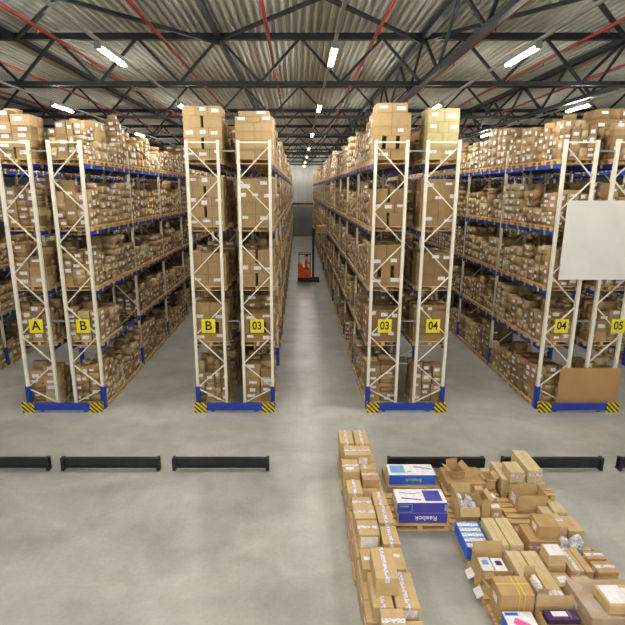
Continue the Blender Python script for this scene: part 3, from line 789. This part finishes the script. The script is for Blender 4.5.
carton(4.88, 5.2, 9.08, 9.9, PZ, .5, 'long low carton on far right pallet, middle one', TP)
carton(5.22, 5.5, 9.06, 9.9, PZ, .5, 'long low carton on far right pallet, right one', TP)
carton(4.7, 5.03, 9.08, 9.5, .501, .76, 'square pale carton with tape on its front, on the far right pallet', TP, tape='f')
carton(5.08, 5.4, 9.06, 9.88, .501, .82, 'long pale carton standing highest on the far right pallet', TP, tape='f')
carton(5.06, 5.27, 8.24, 8.54, PZ, .33, 'small carton before the wide open one, left of a pair', TP)
carton(5.31, 5.57, 8.3, 8.64, PZ, .36, 'small carton at right edge before the wide open one', TP)
# row 3
b = MB()
w_, d_, h_ = .44, .7, .25
b.box(-w_ / 2, w_ / 2, -d_ / 2, d_ / 2, 0, h_)
o = bevel(tag(b.build('blue_box', 'bluecarton', None, (3.35, 7.64, PZ)), 'tray of blue boxes with white and yellow pictures on top', 'box'), .004)
for a in range(4):
    for c in range(5):
        b = MB(); xx = -w_ / 2 + .02 + a * .102; yy = -d_ / 2 + .03 + c * .135
        if (a + c) % 2: b.box(xx, xx + .095, yy, yy + .07, h_, h_ + .003, 0); b.box(xx, xx + .095, yy + .075, yy + .125, h_, h_ + .003, 2)
        else: b.box(xx, xx + .095, yy, yy + .09, h_, h_ + .003, 0); b.box(xx + .03, xx + .07, yy + .02, yy + .07, h_ + .003, h_ + .005, 1)
        b.build('box_picture', ['paper', 'tagyellow', 'lightblue'], o)
carton(3.62, 3.86, 7.22, 7.95, PZ, .52, 'long narrow carton with white label end, left of a pair', TP, labs=[('-y', .18, .16, 0, .5)])
carton(3.88, 4.14, 7.22, 7.95, PZ, .52, 'long narrow carton, right of the pair beside the blue tray', TP, labs=[('-y', .1, .1, -.06, .6)])
carton(4.3, 4.88, 7.33, 7.8, PZ, .5, 'squat brown carton with tape round it, below a smaller one', TB_, tape='f')
carton(4.48, 4.88, 7.4, 7.76, .501, .76, 'brown carton resting on the squat taped carton', TB_, labs=[('-x', .15, .12, 0, .5)])
carton(4.92, 5.22, 7.7, 8.12, PZ, .5, 'flat-topped carton behind the white bags, left one', T_, tape='x')
carton(5.24, 5.54, 7.7, 8.12, PZ, .42, 'flat-topped carton behind white bags, right one', T_, labs=[('top', .12, .03, 0, .4, 'pink')])
for k, (a, c, s_) in enumerate(((5.03, 7.53, .2), (5.29, 7.52, .23), (5.13, 7.36, .13))):
    blob('plastic_bag', 'crumpled white plastic bag at the right side of the block, ' + ['left', 'right', 'front'][k] + ' one', 'bag', (a, c, .147), (s_ * 1.0, s_ * 1.0, .34), 'poly', 20 + k, 'loose white bags')
blob('dark_bundle', 'dark navy bundle beside the white bags', 'bundle', (5.46, 7.28, PZ), (.15, .14, .2), 'navy', 5)
# row 4
open_carton(3.17, 3.72, 6.72, 7.18, PZ, .44, 'open carton holding white booklets, orange sticker in front', T_, ((0, 0), (1, 5), (1, 20), (0, 0)), labs=[('-y', .14, .12, -.05, .5, 'orangeprint', 'orange_sticker'), ('-y', .12, .1, .18, .5)])
for k, (a, c) in enumerate(((3.33, 6.95), (3.56, 6.93))):
    b = MB(); b.box(-.1, .1, -.15, .15, 0, .22); o = tag(b.build('booklet_stack', 'paper', None, (a, c, PZ + .012)), 'stack of white booklets in the open carton, %s one' % ['left', 'right'][k], 'booklets', 'booklets in the carton')
    b = MB(); b.box(-.05, .06, -.02, .08, .22, .223); b.build('cover_print', 'darkprint' if k else 'lightblue', o)
open_carton(3.2, 3.4, 6.42, 6.63, PZ, .38, 'small open carton at the left edge before the booklets', T_, ((1, 30), (1, 30), (1, 60), (1, 60)), .2)
carton(3.74, 3.99, 6.02, 7.12, PZ, .5, 'long carton in the middle of the block, left of a pair', TP, tape='f')
carton(4.01, 4.29, 6.02, 7.12, PZ, .5, 'long carton in the middle of block topped by three white sheets', TP, labs=[('top', .07, .2, -.09, .13, 'paper', 'white_sheet'), ('top', .07, .2, 0, .14, 'paper', 'white_sheet'), ('top', .07, .2, .09, .13, 'paper', 'white_sheet'), ('-y', .2, .05, 0, .8, 'orangeprint', 'brown_sticker')])
carton(4.34, 4.66, 6.78, 7.1, PZ, .5, 'lower carton under the white paper pile', T_)
b = MB()
for k in range(5): b.box(-.15 + .008 * (k % 2), .15 - .006 * (k % 3), -.14, .14, k * .035, k * .035 + .032)
o = tag(b.build('flat_packs', 'card', None, (4.5, 6.94, .5), 0, tint=TP), 'pile of flat folded cartons topped by a white sheet', 'carton pile')
b = MB(); b.box(-.13, .13, -.12, .12, .172, .178); b.build('cover_sheet', 'paper', o)
carton(4.72, 4.96, 6.72, 7.28, PZ, .44, 'long slim carton behind the film-wrapped one, with white strip', T_, tape='y')
carton(4.98, 5.12, 6.72, 7.28, PZ, .42, 'slim carton in a gap right of the one with white strip', T_)
carton(5.16, 5.5, 6.98, 7.18, PZ, .45, 'taped carton at the right edge, rear of two', TB_, tape='x')
carton(5.16, 5.52, 6.68, 6.94, PZ, .45, 'taped carton at the right edge, front of two', TB_, tape='x')
carton(4.34, 4.62, 6.42, 6.72, PZ, .42, 'carton with printed label top before the folded pile', T_, labs=[('top', .16, .14, 0, .5)])
carton(4.66, 4.96, 6.42, 6.68, PZ, .4, 'low carton between the folded pile and the wrapped goods', T_)
# row 5
o = carton(3.16, 3.7, 5.98, 6.36, PZ, .7, 'large carton with crossed yellow strapping', TB_, labs=[('-x', .14, .12, 0, .6)])
b = MB()
for xx in (.02, .1): b.box(xx, xx + .012, -.19, .19, .548, .557); b.box(xx, xx + .012, -.193, -.187, 0, .557)
b.box(-.27, .27, -.193, -.187, .12, .132); b.box(-.27, .27, .02, .03, .548, .557); b.build('yellow_strap', 'tagyellow', o)
open_carton(3.77, 3.96, 6.08, 6.5, .501, .66, 'narrow open carton stuffed with white paper', T_, ((1, 15), (1, 5), (0, 0), (1, 60)), labs=[('-y', .14, .1, 0, .5)])
blob('crumpled_paper', 'crumpled white paper in the narrow open carton', 'paper', (3.865, 6.29, .509), (.12, .3, .2), 'paper', 9)
o = carton(4.36, 5.34, 5.62, 6.33, PZ, .66, 'large dark carton wrapped in clear stretch film', lin(176, 148, 112), labs=[('-x', .2, .2, .1, .6)])
b = MB(); b.box(-.5, .5, -.365, .365, .0, .53); b.build('stretch_film', 'film', o)
o = carton(4.62, 5.2, 5.66, 6.05, .68, .84, 'flat carton with white papers on top of the film-wrapped one', T_, seam=False)
b = MB(); b.box(-.25, .05, -.15, .17, .16, .166); b.box(.06, .26, -.16, .12, .16, .164); b.build('white_sheet', 'paper', o)
b = MB(); b.tube((.1, .0, .164), (.1, .0, .168), .03, 10); b.build('red_sticker', 'redpipe', o)
# row 6 (cut by the lower edge)
open_carton(3.72, 4.32, 5.58, 5.99, PZ, .5, 'open carton at the bottom edge holding a purple package', T_, ((0, 0), (1, 5), (0, 0), (0, 0)))
carton(3.76, 4.28, 5.62, 5.95, .153, .44, 'plain inner carton under the purple package', TB_)
b = MB(); b.box(-.25, .25, -.09, .09, 0, .1, 0)
o = tag(b.build('purple_package', 'darkprint', None, (4.02, 5.8, .441)), 'shiny dark purple package with white and magenta print', 'package'); bevel(o, .02, 3)
b = MB(); b.box(-.15, .08, -.03, .05, .1, .103, 0); b.box(.1, .13, -.07, .07, .1, .103, 1); b.box(-.15, .08, -.05, -.035, .1, .103, 1); b.build('print', ['paper', 'magenta'], o)
b = MB(); b.box(-.22, .22, -.2, .2, 0, .34)
o = bevel(tag(b.build('colour_printed_box', 'paper', None, (3.38, 5.7, PZ)), 'white box with pink and blue print at the bottom edge', 'box'), .004)
b = MB(); b.bar((-.1, .05, .341), (.2, -.15, .341), .12, .004); b.build('pink_print', 'pink', o)
b = MB(); b.box(-.222, -.219, -.19, .19, .02, .32); b.box(-.2, .0, .13, .18, .34, .342); b.build('blue_print', 'bluecarton', o)
carton(4.45, 5.4, 5.0, 5.4, PZ, .55, 'brown carton at the bottom right corner of the block', TB_)
# paper tags hanging on the left side of the block
for k, (x, y, z) in enumerate(((3.12, 7.0, .0), (3.12, 6.6, .0))):
    b = MB(); b.box(-.07, .07, -.1, .1, 0, .004)
    o = tag(b.build('paper_tag', 'paper', None, (x - .03, y, .13)), 'white paper sheet hanging off the left side of the block, %s one' % ['farther', 'nearer'][k], 'paper', 'hanging sheets'); o.rotation_euler = (0, math.radians(-38), 0)

# ------------------------------------------------------------------ reach truck with driver
TY = 34.7
t = thing('reach_truck', 'orange and black reach truck in the central aisle, fork raised to the right rack', 'forklift', (.0, TY, 0))
b = MB(); b.box(-.02, 1.0, -.5, .5, .1, .38); b.box(.95, 1.62, -.5, -.36, .06, .26); b.box(.95, 1.62, .36, .5, .06, .26)
bevel(b.build('chassis', 'blackp', t), .03)
b = MB()
pts = [(0, .38), (.38, .38), (.38, 1.15), (.3, 1.4), (0, 1.45)]
for sy in (-.48, .48): b.v += [(x, sy, z) for x, z in pts]; b.t += [(1, 1, 1)] * 5
b.f.append(tuple(range(5))); b.f.append(tuple(range(9, 4, -1))); b.m += [0, 0]
for i in range(5): j = (i + 1) % 5; b.f.append((i, j, 5 + j, 5 + i)); b.m.append(0)
for sy in (-.48, .45): b.box(.38, .95, sy, sy + .03, .38, 1.0)
b.box(.9, .98, -.48, .48, .38, 1.08)
bevel(b.build('body', 'orange', t), .012)
for sx, sy, r_ in ((1.5, -.43, .13), (1.5, .43, .13), (.25, 0, .17)):
    w = MB(); w.tube((sx, sy - .06, r_), (sx, sy + .06, r_), r_, 16); w.build('wheel', 'blackp', t)
b = MB()
for sy in (-.3, .3): b.box(1.08, 1.16, sy - .05, sy + .05, .1, 4.1); b.box(1.17, 1.23, sy - .035, sy + .035, .3, 4.0)
for z in (.5, 2.2, 4.02): b.box(1.1, 1.15, -.3, .3, z, z + .1)
b.build('mast', 'blackp', t)
b = MB()
for (x, y) in ((.05, -.42), (.05, .42), (.9, -.42), (.9, .42)): b.box(x, x + .05, y - .03, y + .03, 1.2 if x < .5 else .9, 2.15)
b.box(.02, .98, -.46, -.4, 2.12, 2.18); b.box(.02, .98, .4, .46, 2.12, 2.18)
for k in range(7): b.box(.04 + k * .15, .07 + k * .15, -.44, .44, 2.13, 2.17)
b.build('overhead_guard', 'blackp', t)
b = MB(); b.box(1.24, 1.3, -.35, .35, 3.6, 4.05)
for sy in (-.22, .22): b.box(1.26, 2.12, sy - .05, sy + .05, 3.6, 3.64)
b.build('fork_carriage', 'blackp', t)
tag(obj('wooden_pallet', PALL, None, (1.74, TY, 3.642), math.pi / 2), 'wooden pallet held up on the raised fork of the reach truck', 'pallet')
carton(1.37, 2.11, TY - .55, TY + .55, 3.79, 4.25, 'carton on the pallet raised by the reach truck', TB_)
# driver: one skinned body, seated sideways in the truck
def skin_fig(name, verts, edges, radii, mat, parent):
    me = bpy.data.meshes.new(name); me.from_pydata(verts, edges, []); o = obj(name, me, parent)
    me.materials.append(M[mat])
    m = o.modifiers.new('skin', 'SKIN'); 
    for i, r_ in enumerate(radii): me.skin_vertices[0].data[i].radius = (r_, r_)
    me.skin_vertices[0].data[0].use_root = True
    s = o.modifiers.new('sub', 'SUBSURF'); s.levels = 2; s.render_levels = 2
    return o
p = thing('person', 'person in an orange jacket driving the reach truck, facing right', 'person', (.6, TY, .38))
V_ = [(0, 0, .78), (0, 0, 1.0), (.02, 0, 1.25), (.04, 0, 1.38), (.05, 0, 1.47), (.03, -.2, 1.3), (.13, -.26, 1.06), (.33, -.2, 1.02), (.03, .2, 1.3), (.13, .26, 1.06), (.33, .2, 1.02),
      (.02, -.1, .74), (.22, -.11, .55), (.16, -.11, .08), (.26, -.11, .04), (.02, .1, .74), (.22, .11, .55), (.16, .11, .08), (.26, .11, .04)]
E_ = [(0, 1), (1, 2), (2, 3), (3, 4), (2, 5), (5, 6), (6, 7), (2, 8), (8, 9), (9, 10), (0, 11), (11, 12), (12, 13), (13, 14), (0, 15), (15, 16), (16, 17), (17, 18)]
bd = skin_fig('body', V_, E_, [.15, .14, .15, .06, .055, .065, .05, .035, .065, .05, .035, .09, .065, .045, .035, .09, .065, .045, .035], 'vest', p)
bm = bmesh.new(); bmesh.ops.create_uvsphere(bm, u_segments=20, v_segments=14, radius=.11)
for v in bm.verts:
    v.co.z *= 1.2; v.co.y *= .85
    if v.co.x > .07 and abs(v.co.y) < .03 and -.04 < v.co.z < .02: v.co.x += .02
me = bpy.data.meshes.new('head'); bm.to_mesh(me); bm.free(); me.materials.append(M['skin']); me.polygons.foreach_set('use_smooth', [True] * len(me.polygons))
obj('head', me, bd, (.06, 0, 1.58))
bm = bmesh.new(); bmesh.ops.create_uvsphere(bm, u_segments=20, v_segments=14, radius=.122)
bmesh.ops.delete(bm, geom=[v for v in bm.verts if v.co.z < .0 and v.co.x > -.04 or v.co.z < -.06], context='VERTS')
for v in bm.verts: v.co.z *= 1.15; v.co.y *= .9
me = bpy.data.meshes.new('hair'); bm.to_mesh(me); bm.free(); me.materials.append(M['hair']); me.polygons.foreach_set('use_smooth', [True] * len(me.polygons))
obj('hair', me, bd, (.055, 0, 1.6))

# ------------------------------------------------------------------ light and view
w = bpy.data.worlds.new('world'); scene.world = w; w.use_nodes = True
w.node_tree.nodes['Background'].inputs[0].default_value = (.93, .96, 1, 1); w.node_tree.nodes['Background'].inputs[1].default_value = 0.45
scene.view_settings.view_transform = 'Standard'; scene.view_settings.look = 'None'
scene.view_settings.exposure = 0.92; scene.view_settings.gamma = 1
try: scene.view_settings.use_curve_mapping = False
except Exception: pass
scene.cycles.use_denoising = True
scene.cycles.max_bounces = 8; scene.cycles.diffuse_bounces = 5
scene.cycles.sample_clamp_indirect = 4
